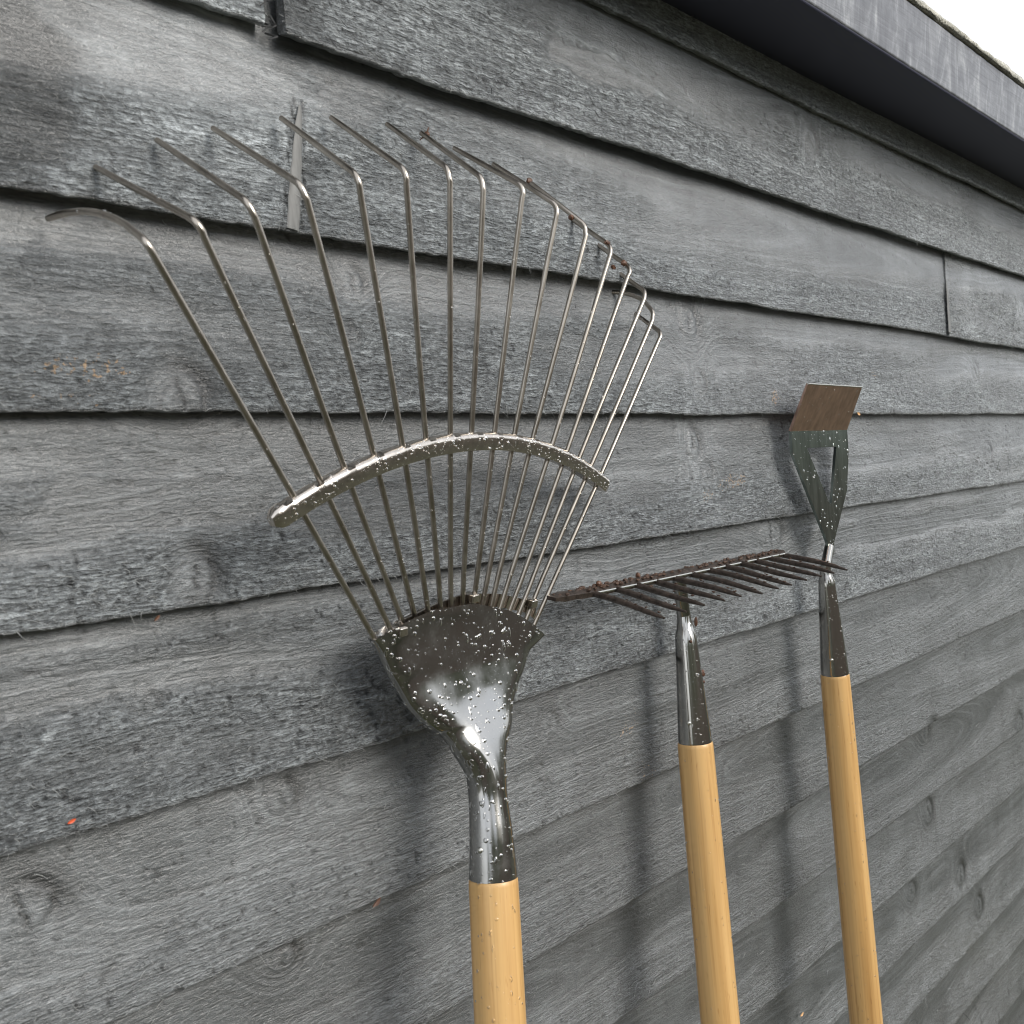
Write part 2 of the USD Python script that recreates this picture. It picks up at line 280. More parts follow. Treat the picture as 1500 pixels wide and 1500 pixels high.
ground_look = mat('ground_look', {
    'geo': ('geometry', {}), 'n': ('noise_texture', {'scale': 1.4, 'detail': 6.0, 'roughness': 0.7}), 'n2': ('noise_texture', {'scale': 60.0, 'detail': 4.0}),
    'c': ('rgb_ramp', {'ramp': [(0.35, (0.045, 0.032, 0.022)), (0.65, (0.05, 0.065, 0.022))]}), 'd': ('rgb_ramp', {'ramp': [(0.3, (0.5, 0.5, 0.5)), (0.7, (1.3, 1.3, 1.3))]}),
    'mx': ('mix', {'mix_type': 'multiply', 'fac': 1.0}), 'b': ('bump', {'strength': 0.8, 'distance': 0.02}), 'p': ('principled_bsdf', {'roughness': 0.8})},
    [('geo.position', 'n.vector'), ('geo.position', 'n2.vector'), ('n.fac', 'c.fac'), ('n2.fac', 'd.fac'), ('c.color', 'mx.color1'), ('d.color', 'mx.color2'), ('mx.color', 'p.base_color'), ('n2.fac', 'b.height'), ('b.normal', 'p.normal')])
fence_wood = plain('fence_wood', (0.115, 0.090, 0.068), 0.7, 0.0, 9.0, .6, 1.4, (1, 1, .15))
hedge_leaf = plain('hedge_leaf', (0.075, 0.080, 0.045), 0.7, 0.0, 3.0, .5, 1.5, bump=.1)
leaf_red = plain('red_leaf', (0.10, 0.012, 0.014), 0.4, 0.0, 90.0, .6, 1.5)
leaf_yellow = plain('yellow_leaf', (0.55, 0.42, 0.10), 0.4, 0.0, 90.0, .7, 1.2)
stem_brown = plain('stem_brown', (0.08, 0.05, 0.03), 0.7)

# ------------------------------------------------------------------ ground
gx = np.array([-60, -20, -8, -3, 0, 3, 8, 20, 60.0])
gv = np.array([(x, y, 0.0) for x in gx for y in gx])
g = usdkit.mesh(stage, '/World/ground', (gv, grid_faces(9, 9)[:, ::-1]), ground_look)
tag(g.GetPrim(), 'dark soil and short grass of the garden ground', 'ground', None, 'structure')

# ------------------------------------------------------------------ the shed: boards, soffit, fascia, roof felt
shed = Thing('shed', 'dark grey painted timber shed with overlapping rough sawn boards and roof eaves', 'shed')
LIPS = [0.098, 0.212, 0.325, 0.437, 0.549, 0.660, 0.772, 0.885, 0.997, 1.109, 1.225, 1.339, 1.451, 1.560, 1.672, 1.775]
TOP = 1.80
# knots: x, z, radius along x, radius along z, strength
KNOTS = [(0.211, 1.462, .014, .013, 1.0), (0.216, 1.357, .011, .014, 1.0), (0.271, 1.203, .011, .010, .8), (0.117, 1.189, .017, .013, 1.0), (0.268, 1.094, .010, .008, .9), (0.186, 1.287, .007, .006, .7),
         (0.706, 1.537, .013, .015, 1.0), (0.717, 1.481, .008, .009, .8), (0.716, 1.423, .010, .014, 1.0), (0.737, 1.394, .008, .008, .8), (0.332, 1.536, .009, .010, .9), (0.327, 1.502, .006, .006, .8),
         (0.863, 1.322, .024, .016, .9), (0.914, 1.742, .012, .014, .8), (1.319, 0.985, .016, .017, 1.0), (1.345, 0.852, .014, .018, 1.0), (1.588, 0.603, .016, .017, 1.0), (1.487, 0.70, .016, .017, 1.0),
         (1.43, 1.515, .012, .012, .8), (1.50, 1.39, .014, .015, .8), (0.52, 1.19, .009, .010, .5), 
         (1.62, 1.62, .016, .016, .8), (1.3, 0.74, .014, .014, .8), (1.72, 0.9, .016, .016, .8), (0.75, 1.07, .01, .01, .6)]
# smooth/dark or light patches; upper-left light ones put wet sheen into the tone: x, z, rx, rz, tone factor, fuzz factor
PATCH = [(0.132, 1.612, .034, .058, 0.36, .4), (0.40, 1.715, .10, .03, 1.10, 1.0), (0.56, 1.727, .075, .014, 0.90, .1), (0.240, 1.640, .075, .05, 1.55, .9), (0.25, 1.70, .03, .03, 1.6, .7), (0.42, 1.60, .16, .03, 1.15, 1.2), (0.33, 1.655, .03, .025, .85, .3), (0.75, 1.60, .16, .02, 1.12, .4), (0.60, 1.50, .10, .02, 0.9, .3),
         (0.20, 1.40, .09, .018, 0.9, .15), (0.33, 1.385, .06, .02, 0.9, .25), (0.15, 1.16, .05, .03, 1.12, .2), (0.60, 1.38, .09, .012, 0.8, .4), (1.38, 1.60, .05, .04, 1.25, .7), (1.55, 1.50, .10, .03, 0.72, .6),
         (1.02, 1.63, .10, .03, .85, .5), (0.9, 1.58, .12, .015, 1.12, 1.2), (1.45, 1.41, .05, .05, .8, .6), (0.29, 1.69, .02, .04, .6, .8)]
BARE = [(0.162, 1.474, .030, .010, .95), (0.155, 1.459, .03, .006, .9), (0.78, 1.383, .035, .012, 1.0), (0.735, 1.37, .02, .010, .95), (0.853, 1.468, .012, .014, 1.02), (0.622, 1.166, .03, .02, .86), (1.09, 1.50, .02, .01, .9), (0.64, 1.12, .03, .02, .84)]

# raised grain ridges on single boards, their glint put into the tone: x, z at the start and the end, strength
STREAKS = [(0.122, 1.268, 0.165, 1.302, 1.3), (0.128, 1.276, 0.185, 1.315, .9), (0.158, 1.282, 0.185, 1.318, 1.2), (0.150, 1.262, 0.178, 1.290, .7), (0.190, 1.285, 0.206, 1.312, .8), (0.112, 1.290, 0.150, 1.318, .8), (0.118, 1.305, 0.170, 1.327, .6), (0.215, 1.270, 0.25, 1.305, .5),
           (0.19, 1.378, 0.27, 1.396, .6), (0.115, 1.395, 0.16, 1.405, .5), (0.45, 1.635, 0.56, 1.605, .5), (0.115, 1.500, 0.20, 1.512, .5), (0.14, 1.480, 0.20, 1.505, .4), (1.35, 1.475, 1.50, 1.50, .5), (1.28, 1.42, 1.5, 1.425, .4), (0.53, 1.742, 0.63, 1.738, .6)]
def board_attributes(x, z, lip, seed):
    zl = z - lip
    P = lambda a, b, s: np.stack([x * a + seed * 7.3, z * b + seed * 3.1, np.full_like(x, seed * 1.7 + s)], -1)
    r = np.random.default_rng(seed + 100)
    pith_z = lip + r.uniform(0.02, 0.09); h = 0.012 + 0.05 * noise(np.stack([x * 1.6 + seed * 5.0, 0 * x, 0 * x + seed], -1)) + r.uniform(-.02, .03) * (x - .8)
    warp = 0.022 * (fbm(P(5, 18, 0), 3) - .5)
    d = np.sqrt(h ** 2 + (z - pith_z + warp) ** 2)
    crack = np.zeros_like(x); tone = np.ones_like(x); fz_mul = np.ones_like(x); lift = np.zeros_like(x); bare = np.zeros_like(x)
    ring = d / 0.0058
    for kx, kz, ka, kb, ks in KNOTS:
        if not (lip - .02 < kz < lip + .135): continue
        wob = 1 + .25 * (fbm(P(60, 60, 5), 2) - .5)
        q = np.sqrt(((x - kx) / ka) ** 2 + ((z - kz) / kb) ** 2) * wob
        near = np.exp(-(q / 2.2) ** 2)
        ring = ring + 4.6 * ks * near
        inside = np.clip((1.15 - q) / .3, 0, 1)
        rim = np.exp(-((q - 1.0) / .22) ** 2)
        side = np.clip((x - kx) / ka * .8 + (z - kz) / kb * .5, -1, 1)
        crack = np.maximum(crack, ks * (.85 * np.exp(-((q - 1.0) / .18) ** 2) * np.clip(.9 * side + .30, .1, 1) * (.4 + 1.2 * fbm(P(200, 200, 31), 2))))
        ang = noise(np.array([kx * 91.0, kz * 77.0, 1.0])) * 1.6 + .9
        u = (x - kx) * math.cos(ang) + (z - kz) * math.sin(ang); w = -(x - kx) * math.sin(ang) + (z - kz) * math.cos(ang) + .0012 * np.sin(u * 900)
        crack = np.maximum(crack, ks * np.exp(-(w / .0014) ** 2) * np.clip((1.0 - np.abs(u) / (ka * .8)) * 4, 0, 1))
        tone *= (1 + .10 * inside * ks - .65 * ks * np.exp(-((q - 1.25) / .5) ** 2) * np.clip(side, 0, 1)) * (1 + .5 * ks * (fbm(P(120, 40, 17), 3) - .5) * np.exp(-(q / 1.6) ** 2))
        fz_mul *= 1 - .85 * np.clip((2.0 - q) / .8, 0, 1) * ks
        lift += .0011 * ks * inside - .0003 * rim * ks * np.clip(side, 0, 1)
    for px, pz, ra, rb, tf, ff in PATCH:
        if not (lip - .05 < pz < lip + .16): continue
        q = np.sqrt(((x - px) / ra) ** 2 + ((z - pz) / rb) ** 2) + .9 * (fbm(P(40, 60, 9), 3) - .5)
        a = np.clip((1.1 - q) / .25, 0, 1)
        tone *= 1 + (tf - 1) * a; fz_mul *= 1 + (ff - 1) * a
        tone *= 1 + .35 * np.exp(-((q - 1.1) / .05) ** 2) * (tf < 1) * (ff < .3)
    if abs(lip - 1.560) < .001 and x.min() < .5:                      # the torn strip round the pale sliver
        t = np.clip((1.640 - z) / .078, 0, 1); wd = .0046 * (.25 + .75 * np.minimum(1, t * 1.5) ** .6) + .0012
        dx = np.abs(x - (.2950 + (.2835 - .2950) * t)) + .0022 * (fbm(P(300, 60, 41), 2) - .5)
        crack = np.maximum(crack, .95 * np.exp(-((dx - wd) / .0011) ** 2) * (z < 1.643))
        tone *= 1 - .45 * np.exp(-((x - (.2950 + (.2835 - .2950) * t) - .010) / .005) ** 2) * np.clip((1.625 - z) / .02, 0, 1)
    for ax, az, bx, bz, s in STREAKS:
        if not (lip - .02 < az < lip + .13): continue
        ux, uz = bx - ax, bz - az; t = np.clip(((x - ax) * ux + (z - az) * uz) / (ux * ux + uz * uz), 0, 1)
        dd = np.hypot(x - ax - t * ux, z - az - t * uz - .004 * np.sin(t * 3)) + .0016 * (fbm(P(260, 260, 51), 2) - .5)
        g_ = np.exp(-(dd / (.0010 + .0015 * (1 - t))) ** 2) * np.sin(np.pi * np.clip(t, .02, .98)) ** .5 * (.4 + 1.2 * fbm(P(150, 150, 52), 2))
        tone *= 1 + .75 * s * np.minimum(g_, .8); lift += .0006 * np.minimum(g_, .8)
    for px, pz, ra, rb, s in BARE:
        q = np.sqrt(((x - px) / ra) ** 2 + ((z - pz) / rb) ** 2) + .8 * (fbm(P(90, 120, 3), 2) - .5)
        bare = np.maximum(bare, s * np.clip(1.25 - .6 * q, 0, 1))
    lowring = .5 + .5 * np.sin(d / .0058 * .9 + 6 * fbm(P(3, 6, 2), 2))
    fz = .45 * fbm(P(9, 40, 4), 4) + .35 * lowring + .75 * np.clip(1 - zl / .085, 0, 1) - .28 + .5 * (fbm(P(3, 9, 8), 2) - .5)
    fuzz = np.clip(fz * 1.75 - .22, 0.0, 1.0) * np.clip(fz_mul, 0, 1.3) * np.interp(lip, [.6, 1.109, 1.225], [.38, .26, 1.0])
    # torn dashes in the rough zones
    tear = fbm(P(230, 380, 12), 2)
    crack = np.maximum(crack, .9 * np.clip((tear - .755) / .03, 0, 1) * np.where(fuzz > .25, 1.0, .7))
    tone *= .48 + .62 * fbm(P(5, 20, 6), 4) + .42 * fbm(P(26, 14, 16), 4) + .07 * r.uniform(-1, 1) + float(np.interp(lip, [.9, 1.15, 1.25, 1.5, 1.6], [-.16, -.12, -.02, .10, .24]))  # lip term puts light falloff into the tone: upper rows lighter, lower darker
    tone *= .76 + .34 * np.clip(fuzz, 0, 1)
    return ring, tone, fuzz, np.clip(crack, 0, 1), bare, lift

def xs_grid(x0, x1, fine):
    out = [x0]
    while out[-1] < x1 - 1e-9:
        x = out[-1]
        step = .0016 + .0016 * max(x - .1, 0) if (fine and .06 <= x < 2.05) else .05
        nx = x + step
        if fine and x < .06 < nx: nx = .06
        out.append(min(nx, x1))
    return np.array(out)

HALF_T = 0.0130
def board(lip, x0, x1, seed, height=0.138, dz=0.0, dy=0.0, fine=True):
    xs = xs_grid(x0, x1, fine)
    nz = 58 if fine and lip > .35 else 14
    # profile: (y, dz from lip): front face top to bottom, rounded lip, underside, back
    zz = np.linspace(height, .0025, nz)
    lipline = .0030 * (fbm(np.stack([xs * 9 + seed * 9.1, 0 * xs, 0 * xs + seed], -1), 3) - .5) + .0022 * (fbm(np.stack([xs * 160 + seed, 0 * xs, 0 * xs + 3.3], -1), 2) - .5)
    bow = .004 * (fbm(np.stack([xs * 2.2 + seed * 4.4, 0 * xs, 0 * xs + 9.0], -1), 2) - .5)
    X, Z = np.meshgrid(xs, zz, indexing='ij'); ZW = lip + dz + Z + lipline[:, None] * np.clip(1 - Z / .03, 0, 1)
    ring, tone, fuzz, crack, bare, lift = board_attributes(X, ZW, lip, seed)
    slope = HALF_T / .112
    rough = .0016 * (fbm(np.stack([X * 70, ZW * 200, X * 0 + seed], -1), 3) - .5) * fuzz
    Y = Z * slope - rough - lift * .8 + .0010 * crack + .0012 * (fbm(np.stack([X * 12, ZW * 30, X * 0 + seed], -1), 2) - .5)
    Y = Y + bow[:, None]
    front = np.stack([X, Y + dy, ZW], -1)
    n = len(xs); zlip = lip + dz + lipline
    y0 = Y[:, -1] + dy
    extra = [(y0 + .0006, zlip + .0008), (y0 + .0022, zlip), (y0 + .0080, zlip + .0012), (y0 + .0100, zlip + .003), (y0 * 0 + .019 + dy, zlip * 0 + lip + height)]
    ext = np.stack([np.stack([xs, a, b], -1) for a, b in extra], 1)
    S = np.concatenate([front, ext], 1)
    k = S.shape[1]
    v = S.reshape(-1, 3); f = tri(grid_faces(n, k, True))
    c0, c1 = len(v), len(v) + 1
    v = np.vstack([v, S[0].mean(0), S[-1].mean(0)])
    j = np.arange(k); j2 = (j + 1) % k
    f = np.vstack([f, np.stack([np.full(k, c0), j2, j], 1), np.stack([np.full(k, c1), (n - 1) * k + j, (n - 1) * k + j2], 1)])
    if trimesh.Trimesh(v, f, process=False).volume < 0: f = f[:, ::-1]
    def full(a, fill):
        e = np.repeat(a[:, -1:], 5, 1) if fill is None else np.full((n, 5), fill)
        return np.r_[np.concatenate([a, e], 1).ravel(), a.mean(), a.mean()]
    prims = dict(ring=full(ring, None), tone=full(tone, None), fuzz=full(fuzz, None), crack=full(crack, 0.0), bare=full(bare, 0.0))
    return (v, f), prims, (X, Y + dy, ZW, fuzz)

def fibres(surf, count, rng, lip, edge=0.25):
    """short lifted wood fibres on a board face, mostly where it is rough, and hanging off its lower edge"""
    X, Y, Z, F = surf
    vis = (X > .08) & (X < 2.0)
    w = (np.clip(F - .2, 0, 1) ** 1.2 + .02) * vis / (.25 + X)
    idx = rng.choice(w.size, count, p=(w / w.sum()).ravel())
    i, j = np.unravel_index(idx, w.shape)
    onlip = rng.random(count) < edge
    j = np.where(onlip, X.shape[1] - 1 - rng.integers(0, 2, count), j)
    p = np.stack([X[i, j], Y[i, j], Z[i, j]], -1) + np.stack([rng.normal(0, .0008, count), np.zeros(count), rng.normal(0, .0006, count)], -1)
    ln = rng.gamma(3.0, .0011, count) * (.8 + .5 * p[:, 0])
    a = rng.normal(-.25, .5, count) + np.where(rng.random(count) < .5, 0, np.pi)
    a = np.where(onlip, rng.normal(-1.2, .8, count), a)
    d = np.stack([np.cos(a), -np.abs(rng.normal(.12, .22, count)), np.sin(a) * .9], -1)
    bend = np.stack([rng.normal(0, .4, count), -np.abs(rng.normal(0.1, .25, count)), rng.normal(-.2, .4, count)], -1)
    P0 = p + [0, .0003, 0]; P1 = p + d * ln[:, None] * .55; P2 = p + (d + bend * .5) * ln[:, None]
    pts = np.stack([P0, P1, P2], 1).reshape(-1, 3)
    wd = rng.uniform(.00016, .00042, count) * (.75 + .5 * p[:, 0])
    return pts, np.full(count, 3), np.stack([wd, wd * .8, wd * .25], 1).ravel()

ROWS = list(enumerate(LIPS))
for k, lip in ROWS:
    pieces = [(-1.0, 3.6)]
    if abs(lip - 1.672) < .001: pieces = [(-1.0, 0.2705), (0.2810, 3.6)]
    if abs(lip - 1.560) < .001: pieces = [(-1.0, 1.3025), (1.3034, 3.6)]
    for n_, (x0, x1) in enumerate(pieces):
        hgt = .138 if lip < 1.7 else .11
        vf, prims, surf = board(lip, x0, x1, 20 + k * 3 + n_, hgt, dz=(.004 if (k == 14 and n_ == 0) else (-.002 if (k == 13 and n_) else 0)), dy=-.0015 * n_)
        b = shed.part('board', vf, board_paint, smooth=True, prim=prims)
        if lip > .4:
            q = 1100 if x1 - x0 > 2 else 500
            if lip < .8: q = 500
            rr = np.random.default_rng(500 + k * 5 + n_)
            shed.curves('wood_fibre', *fibres(surf, int(q * 1.7), rr, lip, .015), fibre_light, parent=str(b.GetPath()))
            shed.curves('dark_wood_fibre', *fibres(surf, q // 2, rr, lip, .03), fibre_dark, parent=str(b.GetPath()))

# pale torn sliver above the rake, and the white edge at the joint on the right
def sliver(x0, z0, x1, z1, w, y):
    t = np.linspace(0, 1, 14); P = np.stack([x0 + (x1 - x0) * t, y + .0078 * (1 - t), z0 + (z1 - z0) * t], -1)
    P[:, 0] += .0003 * np.sin(t * 31); ws = w * (.2 + .8 * np.minimum(1, t * 1.5) ** .6)
    return tube(P, ws, 8, ref=(1, 0, 0), squash=.22)
sliver_wood = plain('sliver_wood', (0.15, 0.152, 0.15), 0.55, 0.0, 300.0, .6, 1.3, (1, 1, .1), bump=.0004)
shed.part('wood_sliver', sliver(0.2950, 1.638, 0.2835, 1.5615, .0042, -.0009), sliver_wood, label='pale torn wood sliver on a board')
shed.part('wood_sliver', sliver(1.3005, 1.635, 1.3015, 1.564, .004, -.0026), sliver_wood)
gapper = []
for q in range(7):                                                  # frayed threads in the open joint
    x, z = 0.2755 + RNG.normal(0, .002), 1.674 + RNG.uniform(0, .022)
    gapper.append(tube([(x, .008, z), (x + RNG.normal(0, .003), .001, z - .003), (x + RNG.normal(0, .006), -.002, z - RNG.uniform(.003, .012))], [.0006, .0007, .0003], 6))
shed.part('frayed_thread', join(gapper), fibre_dark, kind='stuff')

def slab(x0, x1, y0, y1, z0, z1, bev=.002):
    b = trimesh.creation.box(extents=(x1 - x0, y1 - y0, z1 - z0)); b.apply_translation(((x0 + x1) / 2, (y0 + y1) / 2, (z0 + z1) / 2))
    import manifold3d as m3
    c = [(x, y, z) for x in (x0 + bev, x1 - bev) for y in (y0 + bev, y1 - bev) for z in (z0 + bev, z1 - bev)]
    return m3.Manifold.batch_hull([m3.Manifold.sphere(bev, 12).translate(p) for p in c])
def man(mf):
    mm = mf.to_mesh(); return mm.vert_properties[:, :3].astype(float), mm.tri_verts
shed.part('soffit_board', man(slab(-1.0, 3.6, -.0787, .03, 1.8040, 1.8160)), soffit_paint)
shed.part('fascia_board', man(slab(-1.02, 3.62, -.080, -.062, 1.8060, 1.8670)), fascia_paint)
xs = np.arange(-1.03, 3.63, .006)
S = []
for x in xs:
    nz_ = lambda s: noise(np.array([x * 60, s, 0.0])) - .5
    S.append([(x, -.082 + .003 * nz_(1), 1.8675 + .002 * nz_(2)), (x, -.0835 + .003 * nz_(3), 1.8720 + .002 * nz_(4)), (x, -.080 + .003 * nz_(9), 1.8770 + .003 * nz_(5)), (x, -.063, 1.8795 + .005 * nz_(6)), (x, .1, 1.89), (x, .8, 1.935), (x, .8, 1.92), (x, -.058, 1.8690)])
shed.part('roof_felt', sections(np.array(S)), felt, smooth=50)

# ------------------------------------------------------------------ tools
def handle_path(top, direction, zfoot=0.012):
    d = np.asarray(direction) / np.linalg.norm(direction); n = (top[2] - zfoot) / -d[2]
    return np.asarray(top), d, n
def handle_mesh(top, d, n, r0, r1, grow=.45):
    s = np.r_[0, .0012, .004, np.linspace(.02, n - .03, 60), n - .012, n - .004, n]
    r = r0 + (r1 - r0) * np.clip(s / grow, 0, 1) ** .8
    r[0] *= .93; r[1] *= .985; r[-1] *= .35; r[-2] *= .8; r[-3] *= .96
    return tube(np.asarray(top) + s[:, None] * d, r, 40)
def cone(top, d, prof, k=40):
    """prof: (distance above the handle top, radius)"""
    a = np.array(prof); return tube(np.asarray(top) - a[:, :1] * d, a[:, 1], k)
front = lambda c, n: np.clip(-(n @ FWD) + .15, 0, 1) * (c[:, 2] > .5)

def rivet(thing, top, d, up, rad, parent=None):
    c = np.asarray(top) - d * up; sd = RIGHT - (RIGHT @ d) * d; sd /= np.linalg.norm(sd); tw = -FWD + (FWD @ d) * d; tw /= np.linalg.norm(tw)
    al = math.radians(-28); o = math.cos(al) * tw + math.sin(al) * sd; k = ICO2.vertices
    e1 = np.cross(o, d); thing.part('rivet', (c + o * (rad - .0002) + .0021 * (k[:, :1] * e1 + k[:, 1:2] * d + .55 * k[:, 2:] * o), ICO2.faces), edge_steel, parent=parent, smooth=True)

# --- leaf rake
R_FAN = np.array([[0.9924, 0.0273, 0.1199], [0.1222, -0.1076, -0.9867], [-0.0140, 0.9938, -0.1101]]); T_FAN = np.array([0.3955, -0.0146, 1.1998])
fan = lambda q: np.asarray(q) @ R_FAN.T + T_FAN
top = np.array([0.3812, -0.0720, 1.1405]); dirn = np.array([-0.0148, -0.0230, -0.0864])
top, d, n = handle_path(top, dirn)
rake = Thing('leaf_rake', 'large fan shaped steel leaf rake with pale wooden handle leaning on the shed wall', 'rake', top + d * n, -d)
hv = handle_mesh(top, d, n, .0167, .0180)
rake.part('handle', hv, handle_wood, smooth=40)
BASE = np.array([[-.0802, .1013], [-.0695, .1066], [-.0605, .1123], [-.0495, .1141], [-.0390, .1166], [-.0281, .1186], [-.0175, .1198], [-.0059, .1209], [.0048, .1203], [.0151, .1192], [.0266, .1175], [.0375, .1158], [.0491, .1125], [.0618, .1089], [.0732, .1050], [.0837, .0983]])
BEND = np.array([[-.2424, .3265], [-.2174, .3399], [-.1901, .3537], [-.1590, .3682], [-.1224, .3806], [-.0876, .3910], [-.0528, .3993], [-.0217, .4003], [.0190, .4036], [.0579, .3986], [.0944, .3911], [.1299, .3820], [.1599, .3704], [.1863, .3550], [.2020, .3390], [.2190, .3247]])
TIP = {0: (-.2504, .3376, -.0826), 1: (-.2267, .3674, -.0829), 2: (-.1946, .3883, -.0813), 3: (-.1630, .4020, -.0788), 4: (-.1206, .4180, -.0753), 5: (-.0865, .4268, -.0721), 6: (-.0447, .4330, -.0676), 7: (-.0170, .4340, -.0642),
       8: (.0114, .4308, -.0604), 9: (.0477, .4281, -.0556), 10: (.0842, .4231, -.0505)}
tips3, tine_meshes = [], []
for i in range(16):
    a, b = np.r_[BASE[i], 0], np.r_[BEND[i], 0]
    u = (b - a) / np.linalg.norm(b - a)
    c = np.array(TIP[i]) if i in TIP else b + .062 * (u * math.cos(1.09) + np.array([0, 0, -math.sin(1.09)]))
    a = a - u * (.006 if i == 0 else .018)
    if i in (0, 14):
        mid = (b + c) / 2 + (np.array([.004, .016, 0]) if i == 0 else np.array([.004, .012, .004]))
        t = np.linspace(0.12, 1, 9)[:, None]
        if i == 14: c = np.array([0.1900, .352, -.062])
        tailp = (1 - t) ** 2 * b + 2 * t * (1 - t) * mid + t ** 2 * c
        P = np.vstack([a + (b - u * .006 - a) * np.linspace(0, 1, 9)[:, None], fillet(a, b, tailp[0], .005)[1:], tailp[1:]])
    else:
        P = np.vstack([a + (b - u * .007 - a) * np.linspace(0, 1, 9)[:, None], fillet(a, b, c, .007)[1:-1], b + (c - b) / np.linalg.norm(c - b) * .007, (b + c) / 2, c])
    P[1:9, 2] += .0009 * np.sin(np.linspace(0, 3.3, 8) + i * 1.7); P[1:8, 0] += .0007 * np.sin(np.linspace(.2, 3, 7)) * math.sin(i * 2.3)
    vf = tube(fan(P), np.r_[np.full(len(P) - 1, .00185), .0016], 12, ref=R_FAN[:, 0])
    tine_meshes.append(vf); tips3.append(fan(c[None])[0])
    rake.part('tine', vf, wire_steel, smooth=50)
# crossbar: a rounded channel, nicked where each tine passes
BX = np.array([-.1595, -.1388, -.1166, -.0951, -.0737, -.0516, -.0292, -.0072, .0141, .0359, .0559, .0772, .0980, .1156, .1349, .1519])
arc = lambda x: .2393 - 1.45 * (x + .002) ** 2 - 2.2 * (x + .002) ** 4
s = np.unique(np.r_[np.linspace(-.1705, .1605, 120), (BX[:, None] + np.array([-.0030, -.0022, 0, .0022, .0030])).ravel()])
S = []
for x in s:
    slope = -2 * 1.45 * (x + .002); tn = np.array([1, slope]) / math.hypot(1, slope); nn = np.array([-tn[1], tn[0]])
    cut = .0022 * np.clip((.0028 - np.abs(x - BX).min()) / .0007, 0, 1); e = min(1, max(0, (s[-1] - x) / .004), max(0, (x - s[0]) / .004)); e = .55 + .45 * math.sqrt(e)
    prof = [(-.0108, .0048), (-.0030, .0054), (-.0006, .0044), (.0008 - cut, .0026), (.0012 - cut, 0), (.0008 - cut, -.0026), (-.0006, -.0044), (-.0030, -.0054), (-.0108, -.0048), (-.0112, 0)]
    ctr = -.005
    S.append([np.r_[np.array([x, arc(x)]) + nn * (ctr + (h - ctr) * e), z * e] for h, z in prof])
bar_vf = sections(fan(np.array(S)))
rake.part('crossbar', bar_vf, bar_steel, smooth=40)
# head plate: the socket tube flattens and flares into a dished fan
ST = [(0.0, (.3968, -.0265, 1.2945), .0885, .0055, 6.5), (.14, (.3940, -.0290, 1.2730), .0690, .0085, 3.8), (.24, (.3935, -.0325, 1.2598), .0570, .0100, 3.0), (.40, (.3940, -.0395, 1.2375), .0365, .0118, 2.4), (.52, (.3922, -.0470, 1.2228), .0240, .0125, 2.35),
      (.64, (.3908, -.0545, 1.2045), .0148, .0132, 2.05), (.72, (.3890, -.0580, 1.1922), .0135, .0134, 2.0), (.86, (.3852, -.0655, 1.1672), .0149, .0149, 2.0), (1.0, (.3812, -.0720, 1.1405), .0164, .0164, 2.0)]
sv = np.array([a[0] for a in ST]); from scipy.interpolate import PchipInterpolator as PC
Ci, Wi, Di, Pi = PC(sv, np.array([a[1] for a in ST])), PC(sv, np.array([a[2] for a in ST])), PC(sv, np.array([a[3] for a in ST])), PC(sv, np.array([a[4] for a in ST]))
vv = np.linspace(0, 1, 70); C = Ci(vv); T = np.gradient(C, axis=0); T /= np.linalg.norm(T, axis=1, keepdims=True)
ph = np.arange(96) / 96 * 2 * np.pi; S = []
for v_, c, t in zip(vv, C, T):
    xf = R_FAN[:, 0] + np.array([0, 0, .030]); xa = xf - (xf @ t) * t; xa /= np.linalg.norm(xa); na = np.cross(xa, t); na = na if na[1] < 0 else -na
    p = Pi(v_); cx = np.sign(np.cos(ph)) * np.abs(np.cos(ph)) ** (2 / p); sx = np.sign(np.sin(ph)) * np.abs(np.sin(ph)) ** (2 / p)
    flare = np.clip(1 - v_ / .5, 0, 1)
    u = cx * Wi(v_)
    dep = sx * Di(v_) - (sx > 0) * .0016 * math.sin(np.clip((v_ - .02) / .46, 0, 1) * np.pi) ** 2 * np.clip(1 - cx ** 2, 0, 1) ** 1.5
    rise = (-t) * ((.0245 * (1 - (u / .0885) ** 2) * (1 - v_ / .24 if v_ < .24 else 0)))[:, None]
    S.append(c + u[:, None] * xa + dep[:, None] * na + rise)
S = np.array(S)
rim = S[0].mean(0) + (S[0] - S[0].mean(0)) * .985; rim2 = S[0].mean(0) + (S[0] - S[0].mean(0)) * np.array([.97, .5, .985])
plate_vf = sections(np.concatenate([S], 0))
head = rake.part('head_plate', plate_vf, steel, smooth=60)
# folded tabs and the rear clamp strip that hold the tines
for x in (-.0665, .0010, .0700):
    y = np.interp(x, BASE[:, 0], BASE[:, 1])
    tb = man(slab(-.0034, .0034, -.0020, .0042, -.0060, .0048, .0011)); vv_ = tb[0]
    rake.part('clamp_tab', (fan(np.stack([vv_[:, 0] + x, vv_[:, 1] + y + .0025, vv_[:, 2] + .0015], -1)), tb[1]), bar_steel, parent=str(head.GetPath()))
xx = np.linspace(-.0770, .0835, 40); yy = np.interp(xx, BASE[:, 0], BASE[:, 1]) + .0015 + np.where(xx < -.0802, (xx + .0802) * .7, 0) + np.where(xx > .0837, -(xx - .0837) * .7, 0)
S = np.array([[(x, y + .003, -.0028), (x, y + .003, -.0046), (x, y - .007, -.0046), (x, y - .007, -.0028)] for x, y in zip(xx, yy)])
rake.part('clamp_strip', sections(fan(S)), bar_steel, parent=str(head.GetPath()), smooth=30)
rivet(rake, top, d, .020, .0159, str(head.GetPath()))
